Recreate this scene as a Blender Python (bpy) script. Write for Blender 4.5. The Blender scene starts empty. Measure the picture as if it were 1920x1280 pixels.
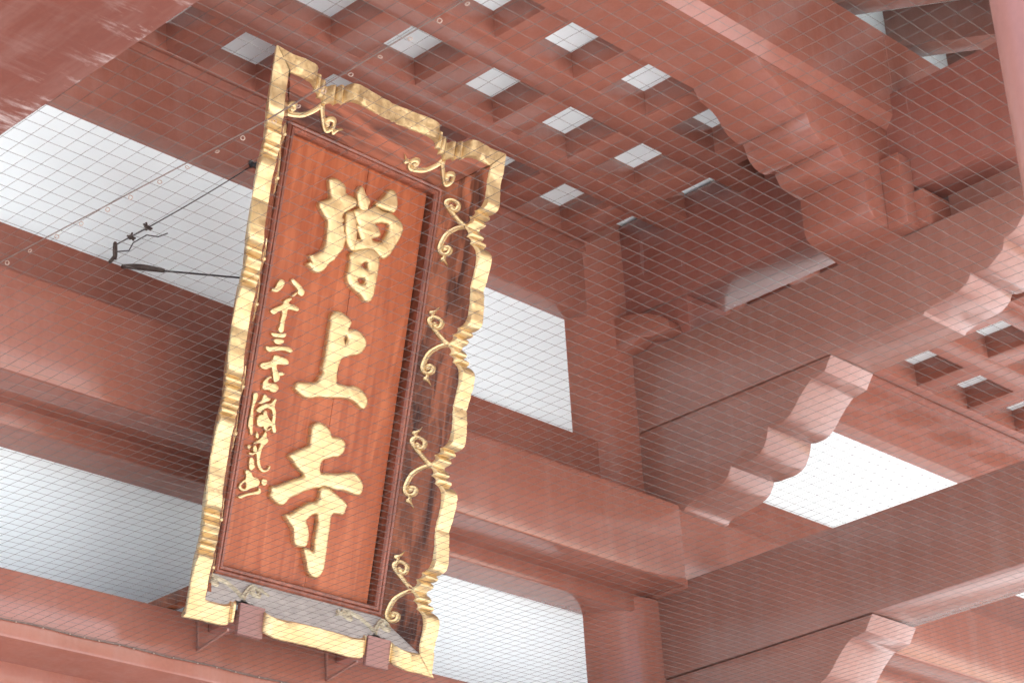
import bpy, bmesh, math, random
from mathutils import Vector, Matrix, noise

random.seed(7)
SC = bpy.context.scene
COL = SC.collection
R_ = math.radians

# ------------------------------------------------------------------ camera
cam_d = bpy.data.cameras.new('camera')
cam = bpy.data.objects.new('camera', cam_d)
COL.objects.link(cam)
rgt = Vector((0.6933288, -0.7183656, -0.0569740))
dwn = Vector((0.2751105, 0.3369365, -0.9004377))
fwd = Vector((0.6660401, 0.6086252, 0.4312377))
M = Matrix((rgt, -dwn, -fwd)).transposed().to_4x4()
M.translation = Vector((0, 0, 1.6))
cam.matrix_world = M
cam_d.sensor_width = 36.0
cam_d.lens = 78.75
cam_d.clip_start = 0.05
cam_d.clip_end = 5000
cam_d.dof.use_dof = True
cam_d.dof.focus_distance = 8.4
cam_d.dof.aperture_fstop = 9.0
SC.camera = cam

# ------------------------------------------------------------------ light
SUN_DIR = Vector((0.58, -0.36, 0.73)).normalized()     # towards the sun
world = bpy.data.worlds.new('World')
SC.world = world
world.use_nodes = True
wn = world.node_tree
wn.nodes.clear()
sky = wn.nodes.new('ShaderNodeTexSky')
sky.sky_type = 'NISHITA'
sky.sun_disc = False
sky.sun_elevation = math.asin(SUN_DIR.z)
sky.sun_rotation = math.atan2(SUN_DIR.x, SUN_DIR.y)
sky.air_density = 1.0
sky.dust_density = 4.0
sky.ozone_density = 1.0
bg = wn.nodes.new('ShaderNodeBackground')
bg.inputs['Strength'].default_value = 0.13
wo = wn.nodes.new('ShaderNodeOutputWorld')
wn.links.new(sky.outputs[0], bg.inputs[0])
wn.links.new(bg.outputs[0], wo.inputs[0])

sun_d = bpy.data.lights.new('sun', 'SUN')
sun_d.energy = 4.2
sun_d.angle = R_(0.55)
sun_d.color = (1.0, 0.965, 0.92)
sun = bpy.data.objects.new('sun', sun_d)
COL.objects.link(sun)
sun.rotation_euler = SUN_DIR.to_track_quat('Z', 'Y').to_euler()
sun.location = (4, -6, 14)

SC.view_settings.view_transform = 'Standard'
SC.view_settings.look = 'None'
SC.view_settings.gamma = 1.0
SC.view_settings.exposure = 1.95
SC.view_settings.use_curve_mapping = False
try:
    SC.cycles.max_bounces = 10
    SC.cycles.diffuse_bounces = 7
    SC.cycles.glossy_bounces = 4
except Exception:
    pass

# ------------------------------------------------------------------ materials
def new_mat(name):
    m = bpy.data.materials.new(name)
    m.use_nodes = True
    nt = m.node_tree
    b = nt.nodes['Principled BSDF']
    return m, nt, b

def nd(nt, t, **kw):
    n = nt.nodes.new(t)
    for k, v in kw.items():
        setattr(n, k, v)
    return n

def noise_node(nt, vec, scale, detail=4, rough=0.55, stretch=None):
    if stretch:
        mp = nd(nt, 'ShaderNodeMapping')
        mp.inputs['Scale'].default_value = stretch
        nt.links.new(vec, mp.inputs['Vector'])
        vec = mp.outputs[0]
    n = nd(nt, 'ShaderNodeTexNoise')
    n.inputs['Scale'].default_value = scale
    n.inputs['Detail'].default_value = detail
    n.inputs['Roughness'].default_value = rough
    nt.links.new(vec, n.inputs['Vector'])
    return n.outputs[0]

def ramp(nt, fac, stops):
    r = nd(nt, 'ShaderNodeValToRGB')
    el = r.color_ramp.elements
    while len(el) < len(stops):
        el.new(0.5)
    for e, (p, c) in zip(el, stops):
        e.position = p
        e.color = (c[0], c[1], c[2], 1) if hasattr(c, '__len__') else (c, c, c, 1)
    nt.links.new(fac, r.inputs[0])
    return r.outputs[0]

def mixc(nt, fac, a, b, mode='MIX'):
    n = nd(nt, 'ShaderNodeMix', data_type='RGBA', blend_type=mode)
    for s, v in ((n.inputs['Factor'], fac), (n.inputs[6], a), (n.inputs[7], b)):
        if hasattr(v, 'links'):
            nt.links.new(v, s)
        elif hasattr(v, '__len__'):
            s.default_value = (v[0], v[1], v[2], 1)
        else:
            s.default_value = v
    return n.outputs[2]

def bump(nt, h, strength, dist=0.01):
    n = nd(nt, 'ShaderNodeBump')
    n.inputs['Strength'].default_value = strength
    n.inputs['Distance'].default_value = dist
    nt.links.new(h, n.inputs['Height'])
    return n.outputs[0]

def objco(nt):
    return nd(nt, 'ShaderNodeTexCoord').outputs['Object']

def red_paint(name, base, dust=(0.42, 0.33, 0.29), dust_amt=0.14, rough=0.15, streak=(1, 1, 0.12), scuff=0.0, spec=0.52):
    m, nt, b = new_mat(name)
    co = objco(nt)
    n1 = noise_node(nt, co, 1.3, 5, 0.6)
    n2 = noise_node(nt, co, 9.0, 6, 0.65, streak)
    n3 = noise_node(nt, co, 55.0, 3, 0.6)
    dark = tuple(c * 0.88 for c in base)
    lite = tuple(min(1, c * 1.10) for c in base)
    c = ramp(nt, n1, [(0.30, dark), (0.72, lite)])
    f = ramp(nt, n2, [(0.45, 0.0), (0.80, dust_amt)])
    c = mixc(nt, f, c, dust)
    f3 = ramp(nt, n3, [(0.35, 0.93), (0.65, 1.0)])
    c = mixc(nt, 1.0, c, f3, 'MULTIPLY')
    if scuff:
        s1 = noise_node(nt, co, 3.0, 8, 0.75, (1.2, 7, 7))
        sx = nd(nt, 'ShaderNodeSeparateXYZ')
        nt.links.new(co, sx.inputs[0])
        ad = nd(nt, 'ShaderNodeMath', operation='MULTIPLY_ADD')
        nt.links.new(noise_node(nt, co, 2.4, 3, 0.6), ad.inputs[0])
        ad.inputs[1].default_value = 0.45
        nt.links.new(sx.outputs[0], ad.inputs[2])
        mr = nd(nt, 'ShaderNodeMapRange')
        mr.inputs[1].default_value = 2.82
        mr.inputs[2].default_value = 3.02
        nt.links.new(ad.outputs[0], mr.inputs[0])
        sf = ramp(nt, s1, [(0.52, 0.0), (0.66, 1.0)])
        sg = ramp(nt, mr.outputs[0], [(0.0, 0.05), (1.0, scuff)])
        fm = mixc(nt, 1.0, sf, sg, 'MULTIPLY')
        c = mixc(nt, fm, c, (0.55, 0.47, 0.43))
    nt.links.new(c, b.inputs['Base Color'])
    rr = ramp(nt, n2, [(0.35, rough), (0.8, rough + 0.10)])
    nt.links.new(rr, b.inputs['Roughness'])
    b.inputs['Specular IOR Level'].default_value = spec
    nt.links.new(bump(nt, n1, 0.03, 0.02), b.inputs['Normal'])
    return m

RED = (0.285, 0.104, 0.071)
M_RED = red_paint('red_paint', RED)
M_SIDE = red_paint('dusty_red_paint', (0.280, 0.126, 0.094), dust_amt=0.18, rough=0.19, streak=(1.6, 1.6, 0.14))
M_DARKSIDE = red_paint('red_paint_shade_in_colour', (0.25, 0.088, 0.064), dust_amt=0.12, rough=0.20)  # darker copy of the red paint, shade put into its colour
M_WORN = red_paint('weathered_red_paint', (0.150, 0.044, 0.028), dust_amt=0.14, rough=0.6, spec=0.18, streak=(2, 0.3, 2), scuff=0.9)

def plaster_mat():
    m, nt, b = new_mat('white_plaster')
    co = objco(nt)
    n1 = noise_node(nt, co, 1.1, 4, 0.55)
    n2 = noise_node(nt, co, 40, 4, 0.6)
    c = ramp(nt, n1, [(0.3, (0.79, 0.88, 0.88)), (0.7, (0.83, 0.915, 0.915))])
    nt.links.new(c, b.inputs['Base Color'])
    b.inputs['Roughness'].default_value = 0.8
    nt.links.new(bump(nt, n2, 0.06, 0.004), b.inputs['Normal'])
    return m
M_PLASTER = plaster_mat()

def gold_mat(name, amt, lo, hi):
    m, nt, b = new_mat(name)
    co = objco(nt)
    n1 = noise_node(nt, co, 9, 5, 0.6)
    n2 = noise_node(nt, co, 60, 5, 0.7)
    n3 = noise_node(nt, co, 30, 8, 0.8)
    c = ramp(nt, n1, [(0.3, (0.585, 0.415, 0.20)), (0.7, (0.72, 0.54, 0.29))])
    w = ramp(nt, n3, [(lo, amt), (hi, 0.0)])
    c = mixc(nt, w, c, (0.30, 0.17, 0.06))
    nt.links.new(c, b.inputs['Base Color'])
    b.inputs['Metallic'].default_value = 0.72
    rr = ramp(nt, n2, [(0.3, 0.27), (0.7, 0.42)])
    nt.links.new(rr, b.inputs['Roughness'])
    n4 = noise_node(nt, co, 22, 3, 0.55)
    b1 = nd(nt, 'ShaderNodeBump')
    b1.inputs['Strength'].default_value = 0.35
    b1.inputs['Distance'].default_value = 0.012
    nt.links.new(n4, b1.inputs['Height'])
    b2 = nd(nt, 'ShaderNodeBump')
    b2.inputs['Strength'].default_value = 0.15
    b2.inputs['Distance'].default_value = 0.004
    nt.links.new(n2, b2.inputs['Height'])
    nt.links.new(b1.outputs[0], b2.inputs['Normal'])
    nt.links.new(b2.outputs[0], b.inputs['Normal'])
    return m
M_GOLD = gold_mat('gold_leaf', 0.55, 0.27, 0.40)
M_GOLD_L = gold_mat('worn_gold_leaf', 0.35, 0.30, 0.50)
M_GOLD_T = gold_mat('tarnished_gold_leaf', 0.75, 0.36, 0.62)

def wood_mat(name, dark, lite, rough, grain, ring=10.0, gloss=0.5, dist=2.2):
    m, nt, b = new_mat(name)
    co = objco(nt)
    mp = nd(nt, 'ShaderNodeMapping')
    mp.inputs['Scale'].default_value = grain
    nt.links.new(co, mp.inputs['Vector'])
    nz = noise_node(nt, mp.outputs[0], 1.4, 5, 0.6)
    ad = nd(nt, 'ShaderNodeVectorMath', operation='MULTIPLY_ADD')
    nt.links.new(nz, ad.inputs[0])
    ad.inputs[1].default_value = (dist, dist, dist)
    nt.links.new(mp.outputs[0], ad.inputs[2])
    wv = nd(nt, 'ShaderNodeTexNoise')
    wv.inputs['Scale'].default_value = ring
    wv.inputs['Detail'].default_value = 3
    nt.links.new(ad.outputs[0], wv.inputs['Vector'])
    fine = noise_node(nt, mp.outputs[0], ring * 6, 4, 0.6)
    c = ramp(nt, wv.outputs[0], [(0.33, dark), (0.50, tuple((a + b_) / 2 for a, b_ in zip(dark, lite))), (0.66, lite)])
    c = mixc(nt, 1.0, c, ramp(nt, fine, [(0.3, 0.80), (0.7, 1.0)]), 'MULTIPLY')
    nt.links.new(c, b.inputs['Base Color'])
    b.inputs['Roughness'].default_value = rough
    b.inputs['Specular IOR Level'].default_value = gloss
    nt.links.new(bump(nt, fine, 0.12, 0.003), b.inputs['Normal'])
    return m
M_BOARD = wood_mat('cypress_board', (0.29, 0.070, 0.028), (0.43, 0.128, 0.056), 0.45, (1.0, 1.0, 0.10), 7.0, 0.2)
M_LACQ = wood_mat('lacquered_zelkova', (0.050, 0.016, 0.009), (0.33, 0.105, 0.050), 0.26, (3.0, 3.0, 0.5), 2.6, 0.27, 2.0)
M_LACQ_H = wood_mat('lacquered_zelkova_crosswise', (0.065, 0.019, 0.011), (0.36, 0.108, 0.054), 0.28, (0.5, 3.0, 3.0), 2.6, 0.27, 2.0)
M_MOULD = wood_mat('moulding_wood', (0.15, 0.041, 0.022), (0.29, 0.088, 0.050), 0.33, (2.0, 2.0, 0.4), 5.0)

def simple(name, col, rough, metal=0.0, var=0.15, scale=20, spec=0.5):
    m, nt, b = new_mat(name)
    co = objco(nt)
    n1 = noise_node(nt, co, scale, 5, 0.6)
    c = ramp(nt, n1, [(0.3, tuple(x * (1 - var) for x in col)), (0.7, tuple(min(1, x * (1 + var)) for x in col))])
    nt.links.new(c, b.inputs['Base Color'])
    b.inputs['Roughness'].default_value = rough
    b.inputs['Metallic'].default_value = metal
    b.inputs['Specular IOR Level'].default_value = spec
    return m
M_DUST = simple('dust_covered_lacquer', (0.40, 0.365, 0.33), 0.75, 0, 0.18, 14)
M_DULL = simple('dusty_gilding', (0.46, 0.40, 0.28), 0.6, 0.2, 0.2, 40)
M_GAP = simple('gap_shade', (0.045, 0.035, 0.030), 0.7)  # near-black backing colour paints the shadow in the gap beside the board
M_CORD = simple('net_cord', (0.080, 0.067, 0.057), 0.75, 0, 0.1, 30)
M_ROPE = simple('net_rope', (0.14, 0.095, 0.075), 0.85, 0, 0.3, 60)
M_RING = simple('plastic_ring', (0.34, 0.235, 0.175), 0.4, 0, 0.15, 30)
M_IRON = simple('rusty_iron', (0.085, 0.062, 0.050), 0.6, 0.4, 0.4, 40)
M_WIRE = simple('dark_wire', (0.035, 0.033, 0.036), 0.45, 0.5, 0.2, 40)
M_STONE = simple('pale_stone_paving', (0.54, 0.545, 0.56), 0.85, 0, 0.12, 0.6)
M_TILE = simple('grey_roof_tile', (0.10, 0.105, 0.11), 0.6, 0, 0.2, 5)
M_PLATE = red_paint('faded_red_plate', (0.25, 0.112, 0.092), dust_amt=0.12, rough=0.4)
M_CORBEL = red_paint('pale_red_paint', (0.37, 0.172, 0.140), dust_amt=0.12, rough=0.28)

# ------------------------------------------------------------------ helpers
def link_mesh(name, bm, mat, parent=None, smooth=False, angle=None):
    me = bpy.data.meshes.new(name)
    bm.normal_update()
    bm.to_mesh(me)
    bm.free()
    for mm in (mat if isinstance(mat, (list, tuple)) else [mat]):
        me.materials.append(mm)
    if smooth:
        for p in me.polygons:
            p.use_smooth = True
    if angle is not None:
        me.set_sharp_from_angle(angle=angle)
    o = bpy.data.objects.new(name, me)
    COL.objects.link(o)
    if parent is not None:
        put(o, parent)
    return o

def world_of(p):
    m = p.matrix_basis.copy()
    while p.parent is not None:
        m = p.parent.matrix_basis @ p.matrix_parent_inverse @ m
        p = p.parent
    return m

LOCAL = set()
def put(o, parent):
    """parent o; its mesh is already in world coordinates unless the parent is a local-frame thing"""
    o.parent = parent
    root = parent
    while root.parent is not None:
        root = root.parent
    if root.name not in LOCAL:
        o.matrix_parent_inverse = world_of(parent).inverted()

def empty(name, loc, label, cat, group=None, local=False, rot=None):
    o = bpy.data.objects.new(name, None)
    o.empty_display_size = 0.2
    o.location = loc
    if rot is not None:
        o.rotation_euler = rot
    COL.objects.link(o)
    o['label'] = label
    o['category'] = cat
    if group:
        o['group'] = group
    if local:
        LOCAL.add(o.name)
    return o

def bevel_edges(bm, w, seg=2):
    if w > 0:
        bmesh.ops.bevel(bm, geom=[e for e in bm.edges if e.calc_face_angle(0) > 0.5], offset=w, segments=seg, affect='EDGES', profile=0.5, clamp_overlap=True)

def box(name, x, y, z, mat, parent, bev=0.008):
    bm = bmesh.new()
    vs = [bm.verts.new((a, b, c)) for a in x for b in y for c in z]
    for f in ((0, 1, 3, 2), (4, 6, 7, 5), (0, 4, 5, 1), (2, 3, 7, 6), (0, 2, 6, 4), (1, 5, 7, 3)):
        bm.faces.new([vs[i] for i in f])
    bmesh.ops.recalc_face_normals(bm, faces=bm.faces)
    bevel_edges(bm, bev)
    return link_mesh(name, bm, mat, parent, smooth=bev > 0, angle=R_(35) if bev > 0 else None)

def prism(name, pts, axis, a, b, mat, parent, bev=0.0, smooth_angle=R_(32)):
    """extrude a closed 2D outline along an axis: axis 'x' takes (y,z) points, 'y' takes (x,z) points"""
    bm = bmesh.new()
    def P(p, t):
        return (t, p[0], p[1]) if axis == 'x' else (p[0], t, p[1])
    v0 = [bm.verts.new(P(p, a)) for p in pts]
    v1 = [bm.verts.new(P(p, b)) for p in pts]
    n = len(pts)
    f0 = bm.faces.new(v0)
    f1 = bm.faces.new(list(reversed(v1)))
    for i in range(n):
        bm.faces.new((v0[i], v1[i], v1[(i + 1) % n], v0[(i + 1) % n]))
    bmesh.ops.recalc_face_normals(bm, faces=bm.faces)
    if bev > 0:
        rim = [e for e in bm.edges if (f0 in e.link_faces or f1 in e.link_faces)]
        bmesh.ops.bevel(bm, geom=rim, offset=bev, segments=2, affect='EDGES', profile=0.5, clamp_overlap=True)
    bmesh.ops.triangulate(bm, faces=[f for f in bm.faces if len(f.verts) > 4])
    return link_mesh(name, bm, mat, parent, smooth=True, angle=smooth_angle)

def spline(pts, n=6):
    """Catmull-Rom through an open list of 2D/3D points"""
    out = []
    P = [Vector(p) for p in pts]
    for i in range(len(P) - 1):
        p0 = P[max(i - 1, 0)]; p1 = P[i]; p2 = P[i + 1]; p3 = P[min(i + 2, len(P) - 1)]
        for k in range(n):
            t = k / n
            out.append(0.5 * ((2 * p1) + (p2 - p0) * t + (2 * p0 - 5 * p1 + 4 * p2 - p3) * t * t + (3 * p1 - p0 - 3 * p2 + p3) * t ** 3))
    out.append(P[-1])
    return out

def scallop(pts, cusps, n=4):
    """smooth between cusps, sharp at the listed indices"""
    out = []
    cuts = [0] + list(cusps) + [len(pts) - 1]
    for a, b in zip(cuts[:-1], cuts[1:]):
        seg = spline(pts[a:b + 1], n)
        out += [(p.x, p.y) for p in (seg if not out else seg[1:])]
    return out

def tube_bm(bm, pts, r, sides=6, taper=None):
    prev = None
    rings = []
    for i, p in enumerate(pts):
        p = Vector(p)
        d = (Vector(pts[min(i + 1, len(pts) - 1)]) - Vector(pts[max(i - 1, 0)])).normalized()
        if prev is None:
            prev = d.orthogonal().normalized()
        prev = (prev - d * prev.dot(d)).normalized()
        q = d.cross(prev)
        rr = r * (taper(i / (len(pts) - 1)) if taper else 1)
        rings.append([bm.verts.new(p + (prev * math.cos(2 * math.pi * k / sides) + q * math.sin(2 * math.pi * k / sides)) * rr) for k in range(sides)])
    for a, b in zip(rings[:-1], rings[1:]):
        for k in range(sides):
            bm.faces.new((a[k], a[(k + 1) % sides], b[(k + 1) % sides], b[k]))
    bm.faces.new(list(reversed(rings[0])))
    bm.faces.new(rings[-1])

def tube(name, pts, r, mat, parent=None, sides=6, taper=None):
    bm = bmesh.new()
    tube_bm(bm, pts, r, sides, taper)
    return link_mesh(name, bm, mat, parent, smooth=True)

def cyl(name, cx, cy, z0, z1, r, mat, parent, sides=64):
    bm = bmesh.new()
    bmesh.ops.create_cone(bm, cap_ends=True, segments=sides, radius1=r, radius2=r, depth=z1 - z0)
    bmesh.ops.translate(bm, verts=bm.verts, vec=(cx, cy, (z0 + z1) / 2))
    return link_mesh(name, bm, mat, parent, smooth=True, angle=R_(40))

# ------------------------------------------------------------------ ground
bm = bmesh.new()
bmesh.ops.create_grid(bm, x_segments=2, y_segments=2, size=900)
g = link_mesh('ground', bm, M_STONE)
g['kind'] = 'structure'

# ------------------------------------------------------------------ the gate
gate = empty('temple_gate', (6.5, 7.9, 0), 'red painted temple gate frame with lattice ceiling, white plaster panels and carved bracket noses', 'gate')

YW = 7.9            # front face of the wall line
BAYS = ((1.6, 9.56), (9.56, 16.0))
for k_, (x0, x1) in enumerate(BAYS):
    fy = 7.505 + 0.028 * k_
    box('upper_beam', (x0, x1), (YW, 8.3), (7.577, 8.16), M_RED, gate)
    box('ledger', (x0, x1), (7.886, 7.91), (8.018, 8.072), M_RED, gate, 0.003)
    box('rail', (x0, x1), (YW, 8.25), (6.22, 6.757), M_RED, gate)
    box('tie_beam', (x0, x1), (fy, 8.2), (5.792, 6.282), M_RED, gate, 0.014)
    box('lower_rail', (x0, x1), (7.80, 8.2), (5.690, 5.85), M_RED, gate)
    box('sill_beam', (x0, x1), (fy, 8.2), (4.596, 4.896), M_RED, gate, 0.012)
    box('base_rail', (x0, x1), (7.78, 8.35), (4.49, 4.65), M_RED, gate)
    box('skirt_beam', (x0, x1), (YW + 0.04, 8.33), (3.9, 4.52), M_RED, gate)
    for z0, z1 in ((6.70, 7.62), (4.85, 5.75)):
        box('plaster_panel', (x0, x1), (8.022, 8.07), (z0, z1), M_PLASTER, gate, 0)
cyl('column', 9.595, 8.15, 5.78, 8.30, 0.358, M_RED, gate, 96)
cyl('column', 9.595, 8.15, 0.0, 5.78, 0.388, M_RED, gate, 96)
cyl('column', 3.40, 8.15, 0.0, 8.30, 0.36, M_RED, gate, 96)
cyl('front_column', 4.235, 2.038, 0.0, 7.42, 0.16, M_CORBEL, gate, 96)
cyl('front_column', 9.81, 2.45, 0.0, 8.0, 0.20, M_RED, gate, 64)

# ---- coffered ceilings
ZL, ZB = 8.076, 8.251
def ceiling(name, xr, yr, hx, hy, sx, sy, x_edges, y_edges):
    """hx, hy: far edges of the holes along X and Y; sx, sy: hole size"""
    t = bpy.data.objects.new(name, None)
    COL.objects.link(t)
    t.location = ((xr[0] + xr[1]) / 2, (yr[0] + yr[1]) / 2, ZB)
    put(t, gate)
    t.location = (0, 0, 0)
    ys = sorted(hy)
    lo = yr[0]
    for e in ys + [None]:
        hi = (e - sy) if e is not None else yr[1]
        if hi - lo > 0.01:
            box('lattice_rib', xr, (lo, hi), (ZL, ZB + 0.06), M_RED, t, 0.004)
        lo = e if e is not None else lo
    xs = sorted(hx)
    lo = xr[0]
    for e in xs + [None]:
        hi = (e - sx) if e is not None else xr[1]
        if hi - lo > 0.01:
            box('lattice_rib', (lo, hi), yr, (ZL + 0.004, ZB + 0.055), M_RED, t, 0.004)
        lo = e if e is not None else lo
    for ex in xs:
        for ey in ys:
            box('ceiling_panel', (ex - sx - 0.02, ex + 0.02), (ey - sy - 0.02, ey + 0.02), (ZB, ZB + 0.018), M_PLASTER, t, 0)
    return t
ceiling('coffered_ceiling', (2.0, 9.59), (6.225, YW + 0.02),
        [9.722 - 0.605 * k for k in range(0, 13)], [7.866 - 0.605 * k for k in range(3)], 0.405, 0.405, None, None)
ceiling('coffered_ceiling', (9.97, 15.8), (6.0, YW + 0.02),
        [12.81 + 0.652 * k for k in range(-4, 5)], [7.803 - 0.604 * k for k in range(3)], 0.44, 0.40, None, None)

# ---- beams that run towards the front
XB0, XB1 = 9.60, 10.01
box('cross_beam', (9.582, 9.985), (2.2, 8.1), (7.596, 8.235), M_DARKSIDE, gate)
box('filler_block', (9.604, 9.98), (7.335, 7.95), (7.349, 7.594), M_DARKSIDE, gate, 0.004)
prism('boat_arm', [(7.90, 7.575), (7.70, 7.560), (7.56, 7.52), (7.46, 7.465), (7.40, 7.41), (7.385, 7.352), (7.52, 7.345), (7.62, 7.375), (7.70, 7.345), (7.90, 7.345)], 'x', 9.48, 9.603, M_RED, gate, 0.012)

NOSE = [(5.7316, 6.8577), (5.7062, 6.8641), (5.6699, 6.8739), (5.5997, 6.8808), (5.5505, 6.8873), (5.5048, 6.8951), (5.4566, 6.9178), (5.4324, 6.9404), (5.4172, 6.9697), (5.3721, 6.9565), (5.3184, 6.9557), (5.2709, 6.9783), (5.2365, 7.0028), (5.2059, 7.0255), (5.1859, 7.0816), (5.1512, 7.0898), (5.1119, 7.1056), (5.0715, 7.1466), (5.0466, 7.1747)]
nose = scallop(NOSE, [8, 14], 4)
prof = [(8.0, 7.347), (8.0, 6.842), (5.745, 6.842)] + nose + [(5.03, 7.22), (5.02, 7.347)]
prism('nosed_beam', prof, 'x', XB0, XB1, M_SIDE, gate, 0.006)

BR = [(6.3698, 6.834), (6.4257, 6.7537), (6.4777, 6.7412), (6.5235, 6.7347), (6.5735, 6.6998), (6.6224, 6.6545), (6.6612, 6.6122), (6.6957, 6.5815), (6.7367, 6.5595), (6.7755, 6.5541), (6.8174, 6.5544), (6.8508, 6.5625), (6.8618, 6.5234), (6.8788, 6.4831), (6.9049, 6.4459), (6.9348, 6.4231), (6.9948, 6.4069), (7.0489, 6.4083), (7.1035, 6.4082), (7.1417, 6.4158), (7.1536, 6.39), (7.1832, 6.3485), (7.2321, 6.3231), (7.2929, 6.3113), (7.3739, 6.2991), (7.4511, 6.2904), (7.4887, 6.279), (7.5049, 6.2609)]
br = scallop(BR, [1, 11, 19], 3)
prism('scalloped_bracket', br + [(7.52, 6.255), (8.0, 6.255), (8.0, 6.834)], 'x', XB0 + 0.002, XB1 - 0.002, M_SIDE, gate, 0.006)
box('cross_tie_beam', (XB0, XB1), (2.4, 8.0), (5.312, 5.845), M_SIDE, gate, 0.010)
br5 = [(y - 0.048, z - 1.530) for y, z in br]
prism('scalloped_bracket', br5 + [(7.47, 4.725), (8.0, 4.725), (8.0, 5.304)], 'x', XB0 + 0.002, XB1 - 0.002, M_SIDE, gate, 0.006)

# ---- long purlin with its chamfer, bracket nose and bearing blocks
for x0, x1 in ((1.6, 9.62), (9.62, 16.0)):
    prism('purlin', [(5.79, 8.02), (6.23, 8.02), (6.23, 8.66), (5.735, 8.66), (5.735, 8.098)], 'x', x0, x1, M_RED, gate, 0.004, R_(20))
NX = [(8.395, 8.021), (8.440, 7.955), (8.495, 7.943), (8.575, 7.911), (8.640, 7.842), (8.700, 7.813), (8.755, 7.806), (8.795, 7.816), (8.810, 7.790), (8.832, 7.735), (8.888, 7.696), (8.965, 7.690), (9.030, 7.712), (9.062, 7.732), (9.078, 7.704), (9.112, 7.665), (9.180, 7.650), (9.300, 7.645), (9.40, 7.640)]
nx = scallop(NX, [1, 7, 13], 4)
prism('bracket_nose', nx + [(9.60, 7.640), (9.60, 8.021)], 'y', 5.793, 6.228, M_RED, gate, 0.006)
prism('bearing_arm', [(9.285, 7.643), (9.285, 7.45), (9.30, 7.40), (9.34, 7.372), (9.46, 7.36), (9.60, 7.335), (9.78, 7.345), (9.88, 7.40), (9.93, 7.47), (9.93, 7.565), (9.60, 7.585), (9.585, 7.643)], 'y', 5.795, 6.232, M_RED, gate, 0.008)
box('bearing_block', (9.455, 9.579), (5.665, 5.794), (7.335, 7.775), M_RED, gate, 0.005)
prism('bearing_arm', [(9.56, 7.35), (9.80, 7.35), (9.92, 7.48), (9.94, 7.565), (9.56, 7.555)], 'y', 5.60, 5.792, M_RED, gate, 0.006)
box('packing_board', (9.81, 9.98), (5.12, 5.599), (7.348, 7.597), M_SIDE, gate, 0.004)

# ---- rafters, roof boards and infill above the purlin
def rz(y): return 8.892 + (y - 6.0) * 0.355
k = 0
x = 10.09 - 0.68 * 12
while x < 15.5:
    prism('rafter', [(1.65, rz(1.65)), (8.1, rz(8.1)), (8.1, rz(8.1) + 0.272), (1.65, rz(1.65) + 0.272)], 'x', x, x + 0.19, M_SIDE, gate, 0.005)
    if x + 0.68 < 15.5:
        prism('roof_board', [(1.65, rz(1.65) + 0.262), (8.1, rz(8.1) + 0.262), (8.1, rz(8.1) + 0.285), (1.65, rz(1.65) + 0.285)], 'x', x + 0.192, x + 0.678, M_PLASTER, gate, 0)
        box('infill_panel', (x + 0.191, x + 0.679), (6.0, 6.03), (8.655, 9.155), M_PLASTER, gate, 0)
    x += 0.68
prism('roof', [(1.5, rz(1.5) + 0.29), (8.1, rz(8.1) + 0.29), (14.5, rz(1.75) + 0.29), (14.5, rz(1.75) + 0.50), (8.1, rz(8.1) + 0.65), (1.5, rz(1.5) + 0.50)], 'x', 1.2, 24.0, M_TILE, gate, 0)  # unseen tile roof, its reach shaped to block sky and shade the ground

# ---- weathered tie beam near the camera
box('front_tie_beam', (2.30, 2.752), (1.5, 7.56), (4.60, 5.10), M_WORN, gate, 0.012)

# ------------------------------------------------------------------ the plaque
TILT = math.atan2(0.254, 0.967)
O = Vector((6.497, 6.930, 6.043))
V = Vector((0, -0.254, 0.967)).normalized()
base = O + V * (-1.338)
plaque = empty('name_plaque', base, 'tall wooden name plaque with gilded scalloped frame and three large gold characters', 'plaque', local=True, rot=(TILT, 0, 0))
def L(u, v, w):            # plaque coordinates: across, up, towards the viewer
    return (u, -w, v + 1.338)

U0, W0, KS = 0.505, -0.16, 1.03
VT, VB = 1.085, -1.075
FW = 0.155                 # sloped width of the flange seen from the front
def unit():
    """one scallop: (offset from the stem, inset, crease?, swell)"""
    half = [(0.0, 0.058, False, 0.004), (0.010, 0.056, False, 0.006), (0.020, 0.047, False, 0.010), (0.033, 0.042, False, 0.012), (0.044, 0.043, False, 0.008), (0.052, 0.047, True, 0.0),
            (0.057, 0.038, False, 0.006), (0.066, 0.031, False, 0.010), (0.077, 0.029, False, 0.008), (0.088, 0.032, True, 0.0),
            (0.095, 0.023, False, 0.007), (0.106, 0.015, False, 0.012), (0.120, 0.009, False, 0.014), (0.140, 0.005, False, 0.012), (0.170, 0.0025, False, 0.007), (0.21, 0.0025, False, 0.003), (0.255, 0.005, False, 0.001)]
    return half
def side_profile(stems, t0, t1, mids):
    pts = [(t0, 0.0, False, 0.0)]
    h = unit()
    for s in stems:
        for d, e, c, b in reversed(h[1:]):
            pts.append((s - d, e, c, b))
        for d, e, c, b in h:
            pts.append((s + d, e, c, b))
    for m_ in mids:
        pts.append((m_, 0.009, True, -0.003))
    pts.append((t1, 0.0, False, 0.0))
    pts.sort()
    return [p for p in pts if t0 <= p[0] <= t1]
VSTEM = [0.905, 0.292, -0.318, -0.930]
USTEM = [-0.398, 0.398]
prof_v = side_profile(VSTEM, VB - FW, VT + FW, [0.598, -0.013, -0.624])
prof_u = side_profile(USTEM, -(U0 + FW), U0 + FW, [0.0])
BW = 0.094
def lerp_prof(P, t):
    for a, b in zip(P[:-1], P[1:]):
        if a[0] <= t <= b[0]:
            f = (t - a[0]) / max(1e-9, b[0] - a[0])
            return (t, a[1] + (b[1] - a[1]) * f, False, a[3] + (b[3] - a[3]) * f)
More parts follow.
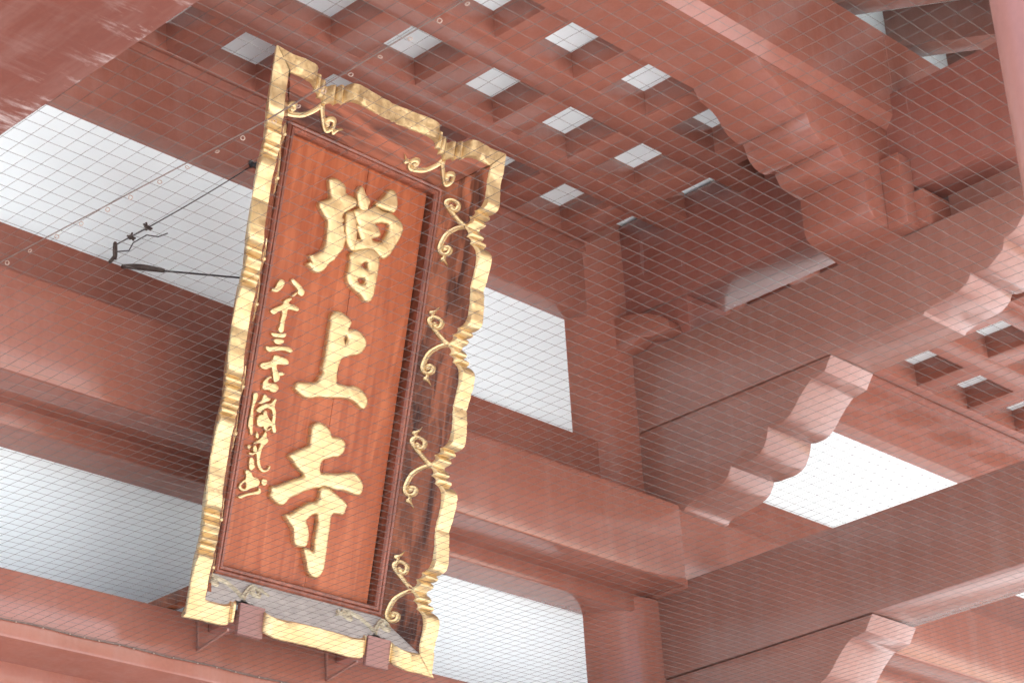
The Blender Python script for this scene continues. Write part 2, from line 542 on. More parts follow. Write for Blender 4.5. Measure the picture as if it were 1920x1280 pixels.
def gold_side(side, cut=None):
    bm = bmesh.new()
    vert = side in 'LR'
    P = prof_v if vert else prof_u
    full = (P[0][0], P[-1][0])
    if cut:
        P = [lerp_prof(P, cut[0])] + [p for p in P if cut[0] < p[0] < cut[1]] + [lerp_prof(P, cut[1])]
    # carve small irregular ripples between the main lobes
    Q = []
    for a, b in zip(P[:-1], P[1:]):
        Q.append(a)
        m_ = int((b[0] - a[0]) / 0.022)
        for i in range(1, m_ + 1):
            f = i / (m_ + 1)
            Q.append((a[0] + (b[0] - a[0]) * f, a[1] + (b[1] - a[1]) * f + random.uniform(-.0012, .0012), False, a[3] + (b[3] - a[3]) * f + random.uniform(-.002, .002)))
    P = Q + [P[-1]]
    rows = []
    n = len(P)
    for i, (t, e, c, b) in enumerate(P):
        s = FW - e                                # distance out from the inner frame
        w = W0 + KS * s
        end = (-1 if i == 0 and P[0][0] == full[0] else (1 if i == n - 1 and P[-1][0] == full[1] else 0))
        b = b * 1.25
        row = []
        for d, dw in ((0.0, 0.0), (0.004, 0.006 + b * 0.5), (0.009, 0.007 + b), (BW * 0.5, 0.006 + b * 1.1 + random.uniform(-.001, .001)), (BW - 0.004, 0.007 + b), (BW, 0.002 + b * 0.8), (BW - 0.012, -0.022), (BW - 0.075, -0.085)):
            tt = t + end * d
            if vert:
                sg = 1 if side == 'R' else -1
                u = sg * (U0 + s + d - 0.005 + 0.010 * (t / 1.24))
                row.append(bm.verts.new(L(u, tt, w + dw)))
            else:
                v = (VT + s + d) if side == 'T' else (VB - s - d)
                row.append(bm.verts.new(L(tt, v, w + dw)))
        rows.append(row)
    for i in range(n - 1):
        for k in range(len(rows[0]) - 1):
            bm.faces.new((rows[i][k], rows[i + 1][k], rows[i + 1][k + 1], rows[i][k + 1]))
    if cut:
        for r in (rows[0], rows[-1]):
            f = bm.faces.new(r)
            bmesh.ops.triangulate(bm, faces=[f])
    bmesh.ops.recalc_face_normals(bm, faces=bm.faces)
    o = link_mesh('gilded_edge', bm, {'T': M_GOLD_T, 'L': M_GOLD_L}.get(side, M_GOLD), plaque, smooth=True, angle=R_(38))
    me = o.data
    crease = {i for i, p in enumerate(P) if p[2]}
    R = len(rows[0])
    for e in me.edges:
        a, b = e.vertices
        if max(a, b) < n * R and a // R == b // R and (a // R) in crease:
            e.use_edge_sharp = True
    return o
for s in 'LRT':
    gold_side(s)
for c_ in ((-(U0 + FW), -0.455), (-0.300, 0.318), (0.470, U0 + FW)):
    gold_side('B', c_)

def flange(side):
    bm = bmesh.new()
    vert = side in 'LR'
    P = prof_v if vert else prof_u
    inner, outer, bi, bo = [], [], [], []
    n = len(P)
    for i, (t, e, c, b) in enumerate(P):
        s = FW - e + 0.003
        w = W0 + KS * s
        lim = (VB + 0.0, VT) if vert else (-U0, U0)
        ti = min(max(t, lim[0]), lim[1])
        if vert:
            sg = 1 if side == 'R' else -1
            A = (sg * U0, ti); B = (sg * (U0 + s - 0.005 + 0.010 * (t / 1.24)), t)
        else:
            sg = 1 if side == 'T' else -1
            A = (ti, VT if side == 'T' else VB); B = (t, (VT + s) if side == 'T' else (VB - s))
        inner.append(bm.verts.new(L(A[0], A[1], W0)))
        outer.append(bm.verts.new(L(B[0], B[1], w)))
        bi.append(bm.verts.new(L(A[0], A[1], W0 - 0.10)))
        bo.append(bm.verts.new(L(B[0], B[1], w - 0.10)))
    for i in range(n - 1):
        for a, b in ((inner, outer), (bo, bi)):
            q = [a[i], a[i + 1], b[i + 1], b[i]]
            q = [v for j, v in enumerate(q) if all((v.co - w_.co).length > 1e-6 for w_ in q[:j])]
            if len(q) > 2:
                bm.faces.new(q)
    bmesh.ops.recalc_face_normals(bm, faces=bm.faces)
    mt = {'L': M_LACQ, 'R': M_LACQ, 'T': M_LACQ_H, 'B': M_DUST}[side]
    return link_mesh('flange', bm, mt, plaque)
FL = {s: flange(s) for s in 'LRTB'}
FL['B']['label'] = 'bottom flange under a coat of grey dust'

# inner frame moulding, gap and board
def frame_bar(a, b, nrm, width, mat):
    """moulding bar from a to b (plaque u,v), widening towards nrm, mitred"""
    bm = bmesh.new()
    sec = [(0.0, -0.02), (0.0, 0.006), (0.008, 0.014), (0.018, 0.012), (0.022, 0.004), (0.026, 0.012), (0.038, 0.012), (width, 0.002), (width, -0.06)]
    A = Vector(a); B = Vector(b); N = Vector(nrm); T = (B - A).normalized()
    r0 = []; r1 = []
    for d, w in sec:
        p = A + N * d + T * d
        q = B + N * d - T * d
        r0.append(bm.verts.new(L(p.x, p.y, W0 + w)))
        r1.append(bm.verts.new(L(q.x, q.y, W0 + w)))
    for i in range(len(sec) - 1):
        bm.faces.new((r0[i], r1[i], r1[i + 1], r0[i + 1]))
    bmesh.ops.recalc_face_normals(bm, faces=bm.faces)
    return link_mesh('inner_moulding', bm, mat, plaque, smooth=True, angle=R_(25))
C4 = [(-U0, VB), (U0, VB), (U0, VT), (-U0, VT)]
NN = [(0, 1), (-1, 0), (0, -1), (1, 0)]
for i in range(4):
    frame_bar(C4[i], C4[(i + 1) % 4], NN[i], 0.045, M_MOULD)

def pbox(name, u, v, w, mat, parent, bev=0.004):
    bm = bmesh.new()
    vs = [bm.verts.new(L(a, b, c)) for a in u for b in v for c in w]
    for f in ((0, 1, 3, 2), (4, 6, 7, 5), (0, 4, 5, 1), (2, 3, 7, 6), (0, 2, 6, 4), (1, 5, 7, 3)):
        bm.faces.new([vs[i] for i in f])
    bmesh.ops.recalc_face_normals(bm, faces=bm.faces)
    bevel_edges(bm, bev)
    return link_mesh(name, bm, mat, parent, smooth=True, angle=R_(35))
pbox('backing', (-0.50, 0.50), (-1.07, 1.08), (-0.30, -0.225), M_GAP, plaque, 0)
SEAM = 0.047
pbox('board_plank', (-0.440, SEAM - 0.0016), (-1.03, 1.04), (-0.222, -0.188), M_BOARD, plaque, 0.002)
pbox('board_plank', (SEAM + 0.0016, 0.438), (-1.03, 1.04), (-0.222, -0.1885), M_BOARD, plaque, 0.002)
pbox('back_batten', (-0.45, 0.45), (0.62, 0.74), (-0.36, -0.30), M_LACQ_H, plaque)
pbox('back_batten', (-0.45, 0.45), (-0.74, -0.62), (-0.36, -0.30), M_LACQ_H, plaque)

# gold scrolls on the flanges
UP = [(0.0, 0.0), (-0.014, 0.016), (-0.028, 0.034), (-0.053, 0.069), (-0.071, 0.099), (-0.069, 0.119), (-0.051, 0.127), (-0.030, 0.110), (-0.031, 0.082), (-0.043, 0.074), (-0.052, 0.086), (-0.046, 0.097)]
DN = [(0.0, -0.003), (-0.014, -0.010), (-0.031, -0.023), (-0.056, -0.055), (-0.069, -0.100), (-0.072, -0.137), (-0.059, -0.159), (-0.040, -0.152), (-0.036, -0.128), (-0.048, -0.119), (-0.056, -0.130), (-0.049, -0.139)]
def scroll(side, stem, up_tail, dn_tail):
    bm = bmesh.new()
    sg = 1 if side in 'RT' else -1
    def fl(du, t, h):
        """du: offset in from the stem, t: along the side, h: height off the flange"""
        s = 0.095 + du
        if side == 'L':
            h = h * 0.35
        nu, nw = -0.717, 0.697
        s2 = s + nu * h
        w = W0 + KS * s + nw * h
        if side in 'LR':
            return L(sg * (U0 + s2), stem + t, w)
        v = (VT + s2) if side == 'T' else (VB - s2)
        return L(stem + t, v, w)
    def stroke(pts, wid):
        sp = spline([(p[0], p[1]) for p in pts], 6)
        n = len(sp)
        rows = []
        for i, p in enumerate(sp):
            d = (sp[min(i + 1, n - 1)] - sp[max(i - 1, 0)]).normalized()
            q = Vector((-d.y, d.x))
            ww = wid(i / (n - 1))
            r = []
            for a, h in ((-1, -0.004), (-1, 0.004), (-0.62, 0.010), (-0.15, 0.007), (0.15, 0.007), (0.62, 0.010), (1, 0.004), (1, -0.004)):
                pp = p + q * (a * ww)
                r.append(bm.verts.new(fl(pp.x, pp.y, h)))
            rows.append(r)
        for a, b in zip(rows[:-1], rows[1:]):
            for k in range(7):
                bm.faces.new((a[k], a[k + 1], b[k + 1], b[k]))
        bm.faces.new(rows[0]); bm.faces.new(list(reversed(rows[-1])))
    def ball(p, r):
        tmp = bmesh.ops.create_uvsphere(bm, u_segments=10, v_segments=6, radius=r)
        c = Vector(fl(p[0], p[1], 0.003))
        for v_ in tmp['verts']:
            v_.co = v_.co * 0.9 + c
    flip = -1 if side in 'TB' and False else 1
    wd = lambda t: 0.0105 - 0.001 * t + (0.004 * max(0, (t - 0.75) / 0.25)) + 0.004 * max(0, 1 - t * 8)
    for pts, tail, z in ((UP, up_tail, 1), (DN, dn_tail, -1)):
        stroke(pts, wd)
        ball(pts[-2], 0.0135)
        if tail:
            top = pts[5 if z == 1 else 6]
            b0 = (top[0] + 0.004, top[1] - 0.002 * z)
            tl = [b0, (b0[0] + 0.003, b0[1] + 0.018 * z), (b0[0] - 0.003 * (1 if z == 1 else 0.2), b0[1] + 0.030 * z), (b0[0] + 0.010, b0[1] + 0.042 * z), (b0[0] + 0.021, b0[1] + 0.064 * z)]
            stroke(tl, lambda t: 0.0062 + 0.006 * math.exp(-((t - 0.52) / 0.12) ** 2) - 0.0055 * max(0, (t - 0.6) / 0.4))
    bmesh.ops.recalc_face_normals(bm, faces=bm.faces)
    return link_mesh('gilded_scroll', bm, M_DULL if side == 'B' else M_GOLD, plaque, smooth=True, angle=R_(50))
for sd in 'LR':
    for i, s in enumerate(VSTEM):
        scroll(sd, s, i != 0, i != 3)
for sd in 'TB':
    scroll(sd, USTEM[0], True, False)
    scroll(sd, USTEM[1], False, True)

# carved characters, pixel-traced from the plaque into plaque coordinates
CHARS = [
 ('main', [(-0.2012,0.897),(-0.1804,0.9102),(-0.1553,0.9128),(-0.1244,0.9081),(-0.1008,0.8975),(-0.0916,0.8836),(-0.0877,0.8577),(-0.0546,0.8604),(-0.023,0.854),(-0.0114,0.8391),(-0.0158,0.8172),(-0.0383,0.7994),(-0.0641,0.7772),(-0.0787,0.7639),(-0.0859,0.7462),(-0.086,0.736),(-0.0727,0.7337),(-0.0708,0.7241),(-0.0836,0.7131),(-0.0711,0.7038),(-0.0639,0.6892),(-0.0648,0.672),(-0.048,0.6741),(-0.0435,0.662),(-0.0444,0.6449),(-0.0495,0.6162),(-0.0497,0.5959),(-0.0593,0.5794),(-0.0756,0.554),(-0.0889,0.5348),(-0.0927,0.5218),(-0.1091,0.5083),(-0.1268,0.491),(-0.1356,0.4716),(-0.1517,0.4466),(-0.178,0.4311),(-0.2024,0.4275),(-0.2257,0.44),(-0.2549,0.4507),(-0.2464,0.46),(-0.2281,0.4724),(-0.2416,0.488),(-0.25,0.4986),(-0.2264,0.5061),(-0.2074,0.5155),(-0.1935,0.5299),(-0.175,0.5425),(-0.1736,0.5563),(-0.1648,0.5758),(-0.1626,0.5966),(-0.1648,0.6394),(-0.1671,0.6722),(-0.1715,0.6943),(-0.1911,0.708),(-0.216,0.7266),(-0.2342,0.744),(-0.2398,0.7657),(-0.2184,0.7813),(-0.1953,0.7924),(-0.1736,0.8116),(-0.1826,0.8356),(-0.191,0.8564),(-0.1974,0.8779)], []),
 ('main', [(-0.0642,0.767),(-0.052,0.7813),(-0.0303,0.7919),(-0.0176,0.7825),(-0.0057,0.766),(0.0023,0.7517),(0.0051,0.7288),(0.0162,0.6984),(0.0172,0.6716),(0.0244,0.6569),(0.0194,0.6384),(0.0191,0.618),(0.0141,0.5995),(0.0013,0.5988),(-0.0121,0.6012),(-0.0287,0.6196),(-0.0405,0.636),(-0.0578,0.6912),(-0.0613,0.7239),(-0.0633,0.747)], []),
 ('main', [(-0.0215,0.8904),(-0.0165,0.9092),(-0.0035,0.9315),(0.0141,0.9197),(0.0341,0.8956),(0.0449,0.8855),(0.0639,0.8782),(0.0684,0.866),(0.0613,0.8464),(0.0603,0.829),(0.0458,0.8139),(0.0165,0.8075),(-0.0008,0.829),(-0.0165,0.8648)], []),
 ('main', [(0.1021,0.8739),(0.1106,0.8871),(0.14,0.9177),(0.1571,0.9442),(0.1682,0.9671),(0.1911,0.9759),(0.2121,0.9716),(0.2273,0.9507),(0.2372,0.9228),(0.2423,0.8967),(0.2328,0.8762),(0.2218,0.8635),(0.195,0.8636),(0.169,0.8601),(0.1424,0.8598),(0.1248,0.8591),(0.1064,0.8633)], []),
 ('main', [(-0.0242,0.7939),(0.0018,0.8162),(0.0439,0.8235),(0.0676,0.8365),(0.1022,0.8619),(0.1258,0.8543),(0.144,0.8517),(0.1664,0.8506),(0.1918,0.8573),(0.2184,0.8582),(0.2511,0.8511),(0.2809,0.8366),(0.2988,0.8183),(0.3024,0.7952),(0.2941,0.7682),(0.2822,0.7367),(0.2661,0.704),(0.2632,0.6962),(0.2472,0.6636),(0.23,0.6375),(0.2065,0.6215),(0.1793,0.6249),(0.1644,0.6338),(0.1405,0.6432),(0.1018,0.6394),(0.0655,0.6244),(0.03,0.6062),(0.01,0.5982),(0.0024,0.6261),(0.0094,0.6453),(0.0144,0.6639),(0.0313,0.666),(0.0497,0.6719),(0.0351,0.691),(0.0178,0.7125),(0.0079,0.7297),(0.0195,0.7369),(0.0068,0.7463),(-0.0078,0.7653)], [[(0.1196,0.7732),(0.1394,0.7845),(0.1766,0.7981),(0.2091,0.8026),(0.2112,0.7757),(0.2003,0.7447),(0.1845,0.7121),(0.1758,0.6997),(0.1488,0.691),(0.1219,0.6891),(0.1159,0.6974),(0.149,0.7126),(0.1676,0.7306),(0.156,0.7491),(0.139,0.7641)]]),
 ('main', [(0.0103,0.5966),(0.0288,0.6126),(0.0645,0.6298),(0.1006,0.6458),(0.1348,0.6499),(0.1638,0.637),(0.181,0.6049),(0.1827,0.585),(0.1813,0.5471),(0.1818,0.4997),(0.1789,0.4581),(0.1777,0.4306),(0.1725,0.4122),(0.1653,0.3931),(0.1474,0.3844),(0.1263,0.3813),(0.1102,0.3967),(0.0955,0.4057),(0.0685,0.4109),(0.0176,0.4289),(0.0004,0.4504),(-0.0084,0.4779),(-0.001,0.4903),(-0.0019,0.5168),(0.0012,0.5447),(-0.0071,0.5758)], [[(0.0658,0.5455),(0.1049,0.5792),(0.1139,0.56),(0.1157,0.5351),(0.0862,0.5411)],[(0.0619,0.4661),(0.0676,0.4813),(0.1041,0.4943),(0.1143,0.4822),(0.1091,0.4644),(0.0813,0.4558)]]),
 ('main2', [(-0.0629,0.2545),(-0.0527,0.2727),(-0.0337,0.2893),(-0.0061,0.2909),(0.0354,0.2793),(0.0599,0.269),(0.0685,0.254),(0.0615,0.2323),(0.0531,0.2181),(0.0689,0.2235),(0.0921,0.2347),(0.124,0.2308),(0.1611,0.2153),(0.1784,0.1939),(0.1771,0.1629),(0.1554,0.1283),(0.1299,0.1145),(0.1036,0.1049),(0.0782,0.0912),(0.0427,0.0725),(0.0354,0.0531),(0.0297,0.0256),(0.0287,0.0081),(0.0281,-0.0223),(0.0339,-0.0379),(0.0341,-0.0529),(0.0776,-0.0475),(0.1106,-0.045),(0.1418,-0.0322),(0.1821,-0.0364),(0.2201,-0.0565),(0.2384,-0.0776),(0.2406,-0.1031),(0.2284,-0.128),(0.2065,-0.1317),(0.1814,-0.1189),(0.1568,-0.1081),(0.117,-0.1058),(0.0686,-0.1145),(0.0161,-0.1294),(-0.0258,-0.1398),(-0.0682,-0.147),(-0.1081,-0.1653),(-0.1396,-0.1704),(-0.1794,-0.1599),(-0.2103,-0.145),(-0.207,-0.1294),(-0.2044,-0.1159),(-0.1903,-0.1057),(-0.1434,-0.0972),(-0.0871,-0.0796),(-0.0774,-0.0599),(-0.0685,-0.036),(-0.0579,-0.0203),(-0.0672,-0.0014),(-0.0606,0.0348),(-0.0609,0.0777),(-0.0606,0.1037),(-0.0583,0.1475),(-0.0612,0.1899),(-0.0599,0.225)], [[(0.0391,0.1809),(0.0537,0.1864),(0.063,0.1738),(0.0476,0.1468),(0.0404,0.163)]]),
 ('main3', [(-0.073,-0.2887),(-0.0622,-0.2732),(-0.0349,-0.2577),(-0.0036,-0.2616),(0.0241,-0.2709),(0.0439,-0.2876),(0.0536,-0.3078),(0.0754,-0.3033),(0.1122,-0.2975),(0.1417,-0.3139),(0.1449,-0.3423),(0.1399,-0.3655),(0.112,-0.3925),(0.0801,-0.3986),(0.0635,-0.41),(0.0373,-0.4201),(0.0208,-0.4314),(0.0116,-0.4554),(0.015,-0.4913),(0.05,-0.4839),(0.0907,-0.4758),(0.1449,-0.4626),(0.1802,-0.4486),(0.2259,-0.4375),(0.2473,-0.4488),(0.2805,-0.4701),(0.2922,-0.4929),(0.2884,-0.523),(0.2793,-0.538),(0.2514,-0.5427),(0.2226,-0.5422),(0.1932,-0.5383),(0.1603,-0.5406),(0.1287,-0.5481),(0.0858,-0.5457),(0.0486,-0.5473),(0.0239,-0.564),(0.001,-0.5658),(-0.032,-0.5862),(-0.0617,-0.5986),(-0.0934,-0.6239),(-0.1266,-0.6406),(-0.1459,-0.6575),(-0.1591,-0.6818),(-0.1794,-0.6936),(-0.2069,-0.6912),(-0.2371,-0.6754),(-0.2576,-0.6626),(-0.2475,-0.6461),(-0.254,-0.6318),(-0.2512,-0.6171),(-0.2315,-0.6141),(-0.1992,-0.5958),(-0.1463,-0.5654),(-0.1004,-0.5436),(-0.0709,-0.5258),(-0.0876,-0.5155),(-0.1123,-0.5072),(-0.1332,-0.4945),(-0.1554,-0.4749),(-0.1813,-0.4599),(-0.1783,-0.4521),(-0.1426,-0.4253),(-0.1015,-0.4006),(-0.0675,-0.3812),(-0.0708,-0.346)], []),
 ('main3', [(0.0308,-0.5599),(0.0569,-0.5477),(0.0887,-0.5501),(0.1225,-0.5622),(0.1564,-0.5743),(0.1904,-0.5864),(0.2119,-0.6015),(0.2023,-0.6199),(0.2036,-0.6397),(0.1907,-0.6546),(0.1619,-0.6552),(0.1265,-0.6614),(0.1218,-0.6904),(0.1254,-0.7214),(0.1247,-0.7574),(0.1248,-0.7971),(0.1257,-0.8405),(0.128,-0.8914),(0.1274,-0.927),(0.1086,-0.9625),(0.0907,-0.976),(0.0653,-0.9774),(0.0367,-0.9618),(0.0225,-0.9296),(0.0052,-0.8941),(-0.0149,-0.8573),(0.014,-0.849),(0.0473,-0.8614),(0.0531,-0.8444),(0.045,-0.7988),(0.0473,-0.7588),(0.0521,-0.7181),(0.0418,-0.6927),(0.0372,-0.6826),(0.0132,-0.6913),(-0.0132,-0.7132),(-0.0249,-0.7316),(-0.0049,-0.7547),(0.0061,-0.7838),(0.0087,-0.8226),(-0.0014,-0.8484),(-0.0258,-0.8538),(-0.0501,-0.8591),(-0.0701,-0.8478),(-0.0833,-0.8076),(-0.0844,-0.7844),(-0.1149,-0.7638),(-0.1506,-0.7366),(-0.1432,-0.7232),(-0.1187,-0.7196),(-0.0931,-0.696),(-0.058,-0.6681),(-0.0272,-0.6432),(-0.0035,-0.6337),(0.0215,-0.6298),(0.0291,-0.6161),(0.0377,-0.6022)], []),
 ('side', [(-0.3875,0.3403),(-0.3642,0.3383),(-0.3546,0.3248),(-0.3676,0.2987),(-0.3857,0.2749),(-0.4025,0.2679),(-0.4271,0.2659),(-0.4274,0.2786),(-0.4088,0.2879),(-0.4027,0.3136)], []),
 ('side', [(-0.3263,0.3556),(-0.3161,0.3624),(-0.2865,0.3531),(-0.256,0.3403),(-0.2351,0.3245),(-0.2355,0.3077),(-0.249,0.2937),(-0.2705,0.2971),(-0.2774,0.3079),(-0.2747,0.3179),(-0.3004,0.3304),(-0.3213,0.3424)], []),
 ('side', [(-0.3069,0.2824),(-0.2838,0.3052),(-0.2747,0.2995),(-0.2977,0.2759),(-0.3077,0.2748)], []),
 ('side', [(-0.3439,0.2491),(-0.3218,0.265),(-0.3023,0.2709),(-0.3018,0.2618),(-0.3135,0.251),(-0.314,0.238),(-0.2829,0.2436),(-0.2489,0.2355),(-0.2545,0.2172),(-0.2911,0.2155),(-0.3178,0.2112),(-0.3151,0.1863),(-0.3188,0.1706),(-0.3219,0.1405),(-0.3186,0.1014),(-0.3366,0.0888),(-0.3551,0.1016),(-0.3478,0.1219),(-0.3484,0.1473),(-0.3447,0.1739),(-0.347,0.1969),(-0.3675,0.1854),(-0.3877,0.1612),(-0.414,0.1679),(-0.4161,0.1782),(-0.3885,0.1991),(-0.3461,0.2265),(-0.3486,0.2385)], []),
 ('side', [(-0.3923,0.0726),(-0.3824,0.0792),(-0.3427,0.0853),(-0.3045,0.1),(-0.2999,0.0886),(-0.3085,0.0744),(-0.3432,0.0651),(-0.3739,0.0599)], []),
 ('side', [(-0.374,0.049),(-0.3425,0.0617),(-0.3091,0.0659),(-0.3081,0.0498),(-0.3323,0.0338),(-0.3591,0.0315)], []),
 ('side', [(-0.4122,0.0037),(-0.3997,0.009),(-0.3859,0.0076),(-0.3571,0.022),(-0.3223,0.0294),(-0.283,0.0388),(-0.2596,0.0364),(-0.2493,0.0266),(-0.2594,0.0128),(-0.2782,0.0147),(-0.299,0.0161),(-0.3396,0.0027),(-0.3853,-0.0175),(-0.4048,-0.0104)], []),
 ('side', [(-0.3547,-0.0272),(-0.3454,-0.0171),(-0.3112,-0.0179),(-0.2809,-0.0169),(-0.2645,-0.0229),(-0.2581,-0.0393),(-0.2782,-0.0494),(-0.3114,-0.0542),(-0.3305,-0.0625),(-0.3229,-0.0815),(-0.3111,-0.0932),(-0.2981,-0.1107),(-0.3,-0.1292),(-0.3159,-0.1441),(-0.3293,-0.1432),(-0.3375,-0.1215),(-0.348,-0.0974),(-0.3538,-0.0781),(-0.3717,-0.092),(-0.3883,-0.1026),(-0.4148,-0.101),(-0.4265,-0.0894),(-0.4194,-0.0784),(-0.3884,-0.0652),(-0.356,-0.0486)], []),
 ('side', [(-0.3182,-0.0952),(-0.2901,-0.0844),(-0.2716,-0.0913),(-0.2864,-0.1029),(-0.304,-0.1093)], []),
 ('side', [(-0.3933,-0.1608),(-0.3861,-0.1499),(-0.3677,-0.1299),(-0.3508,-0.1207),(-0.3452,-0.1296),(-0.3636,-0.1407),(-0.3643,-0.1558),(-0.3442,-0.1533),(-0.315,-0.1483),(-0.2949,-0.1638),(-0.3073,-0.1867),(-0.3284,-0.1939),(-0.3474,-0.193),(-0.3448,-0.187),(-0.3731,-0.1955),(-0.3922,-0.1933)], []),
 ('side', [(-0.4358,-0.2258),(-0.4211,-0.2159),(-0.4047,-0.2234),(-0.4072,-0.2478),(-0.4149,-0.2736),(-0.4191,-0.2984),(-0.4141,-0.3266),(-0.4099,-0.358),(-0.4065,-0.3689),(-0.406,-0.3894),(-0.4014,-0.4029),(-0.4038,-0.4182),(-0.4155,-0.4153),(-0.4195,-0.4046),(-0.4211,-0.3933),(-0.4352,-0.3822),(-0.4374,-0.3533),(-0.4321,-0.3254),(-0.4343,-0.2965),(-0.4307,-0.26)], []),
 ('side', [(-0.3779,-0.2177),(-0.3661,-0.2115),(-0.3505,-0.2237),(-0.3298,-0.2241),(-0.3382,-0.2383),(-0.3586,-0.2482),(-0.3746,-0.2614),(-0.3996,-0.2666),(-0.3973,-0.26),(-0.3819,-0.244)], []),
 ('side', [(-0.4068,-0.2951),(-0.39,-0.2773),(-0.3575,-0.2538),(-0.3288,-0.2477),(-0.3204,-0.2335),(-0.3087,-0.2169),(-0.2965,-0.2211),(-0.3032,-0.2438),(-0.3039,-0.259),(-0.2915,-0.2736),(-0.2881,-0.2995),(-0.2865,-0.3259),(-0.2807,-0.3452),(-0.2714,-0.3636),(-0.278,-0.3772),(-0.2899,-0.3743),(-0.2987,-0.3587),(-0.3068,-0.3282),(-0.3048,-0.3009),(-0.3135,-0.2764),(-0.3313,-0.2722),(-0.3532,-0.275),(-0.3651,-0.29),(-0.3837,-0.3083),(-0.3992,-0.3049)], []),
 ('side', [(-0.3639,-0.2956),(-0.3547,-0.2858),(-0.3426,-0.29),(-0.3392,-0.3069),(-0.3168,-0.3248),(-0.2914,-0.339),(-0.2962,-0.3522),(-0.3193,-0.3493),(-0.329,-0.3754),(-0.3437,-0.3763),(-0.3489,-0.3599),(-0.3673,-0.3705),(-0.3866,-0.3667),(-0.3936,-0.3508),(-0.3929,-0.3269),(-0.3793,-0.3115),(-0.3628,-0.3102)], []),
 ('side', [(-0.3361,-0.3773),(-0.3034,-0.354),(-0.2936,-0.356),(-0.3243,-0.3802)], []),
 ('side', [(-0.3806,-0.3891),(-0.3647,-0.4051),(-0.3648,-0.4251),(-0.3821,-0.4229),(-0.384,-0.4033)], []),
 ('side', [(-0.3322,-0.3783),(-0.321,-0.3872),(-0.3226,-0.4044),(-0.3053,-0.4167),(-0.3094,-0.4278),(-0.3269,-0.4456),(-0.3357,-0.4645),(-0.3378,-0.4851),(-0.3387,-0.5119),(-0.3315,-0.5368),(-0.3126,-0.5571),(-0.2885,-0.5512),(-0.2806,-0.5276),(-0.2699,-0.5283),(-0.273,-0.5441),(-0.2869,-0.5592),(-0.31,-0.5698),(-0.333,-0.5604),(-0.3495,-0.5412),(-0.3593,-0.5037),(-0.3637,-0.4922),(-0.3858,-0.507),(-0.4,-0.5089),(-0.4089,-0.4962),(-0.3881,-0.496),(-0.3578,-0.4801),(-0.3537,-0.459),(-0.3454,-0.4376),(-0.3726,-0.4488),(-0.3901,-0.4556),(-0.3894,-0.4487),(-0.3534,-0.4189),(-0.3447,-0.3999)], []),
 ('side', [(-0.4233,-0.4666),(-0.4078,-0.461),(-0.4015,-0.4711),(-0.4085,-0.4878),(-0.4204,-0.4808)], []),
 ('side', [(-0.3872,-0.4592),(-0.3749,-0.4577),(-0.3631,-0.4747),(-0.3648,-0.4868),(-0.3851,-0.4902),(-0.3909,-0.4717)], []),
 ('side', [(-0.3958,-0.5195),(-0.3822,-0.5144),(-0.3667,-0.5289),(-0.3655,-0.5451),(-0.3532,-0.5538),(-0.3689,-0.5692),(-0.3779,-0.5764),(-0.3901,-0.5678),(-0.3959,-0.5394)], []),
 ('side', [(-0.4119,-0.583),(-0.3967,-0.576),(-0.3703,-0.5828),(-0.3623,-0.6014),(-0.3419,-0.5991),(-0.3193,-0.6069),(-0.3154,-0.6259),(-0.3328,-0.6433),(-0.3601,-0.6531),(-0.3853,-0.6723),(-0.4084,-0.681),(-0.4313,-0.67),(-0.4306,-0.6534),(-0.4181,-0.634),(-0.3984,-0.6187),(-0.4015,-0.6036)], [[(-0.4191,-0.6589),(-0.4101,-0.6426),(-0.3972,-0.6306),(-0.3884,-0.6532),(-0.395,-0.6653),(-0.4116,-0.6653)]]),
 ('side', [(-0.3119,-0.6018),(-0.2968,-0.5932),(-0.2771,-0.5968),(-0.2759,-0.6131),(-0.2897,-0.628),(-0.3054,-0.6235)], []),
 ('side', [(-0.4315,-0.7094),(-0.4055,-0.6951),(-0.3754,-0.6798),(-0.337,-0.6641),(-0.3199,-0.6551),(-0.3205,-0.642),(-0.3102,-0.6412),(-0.3023,-0.6592),(-0.3101,-0.6726),(-0.35,-0.682),(-0.3844,-0.6967),(-0.4059,-0.7133),(-0.422,-0.7154)], []),
]


def chaikin(pts, it=2):
    P = [Vector(p) for p in pts]
    for _ in range(it):
        Q = []
        for i in range(len(P)):
            a, b = P[i], P[(i + 1) % len(P)]
            Q += [a * 0.78 + b * 0.22, a * 0.22 + b * 0.78]
        P = Q
    return P

def character(name, pieces, thick, bev, lab):
    """pieces: (outline, holes); every stroke group is carved proud of the board, rounded at the rim"""
    bmo = bmesh.new()
    for j, (outl, holes) in enumerate(pieces):
        cu = bpy.data.curves.new('stroke_outline', 'CURVE')
        cu.dimensions = '2D'
        cu.fill_mode = 'BOTH'
        cu.extrude = thick
        cu.bevel_depth = bev
        cu.bevel_resolution = 2
        cu.offset = -bev * 0.9
        for ring in [outl] + holes:
            pts = chaikin(ring)
            sp = cu.splines.new('POLY')
            sp.points.add(len(pts) - 1)
            for q, p in zip(sp.points, pts):
                q.co = (p.x, p.y, 0, 1)
            sp.use_cyclic_u = True
        co = bpy.data.objects.new('stroke_outline', cu)
        COL.objects.link(co)
        dg = bpy.context.evaluated_depsgraph_get()
        me = bpy.data.meshes.new_from_object(co.evaluated_get(dg))
        bpy.data.objects.remove(co)
        off = 0.0015 * (j % 4)
        for v_ in me.vertices:
            x_, y_, z_ = v_.co
            v_.co = L(x_, y_, -0.186 + z_ + off)
        bmo.from_mesh(me)
        bpy.data.meshes.remove(me)
        bpy.data.curves.remove(cu)
    bmesh.ops.remove_doubles(bmo, verts=bmo.verts, dist=0.00005)
    o = link_mesh(name, bmo, M_GOLD, plaque, smooth=True, angle=R_(34))
    if lab:
        o['label'] = lab
    return o
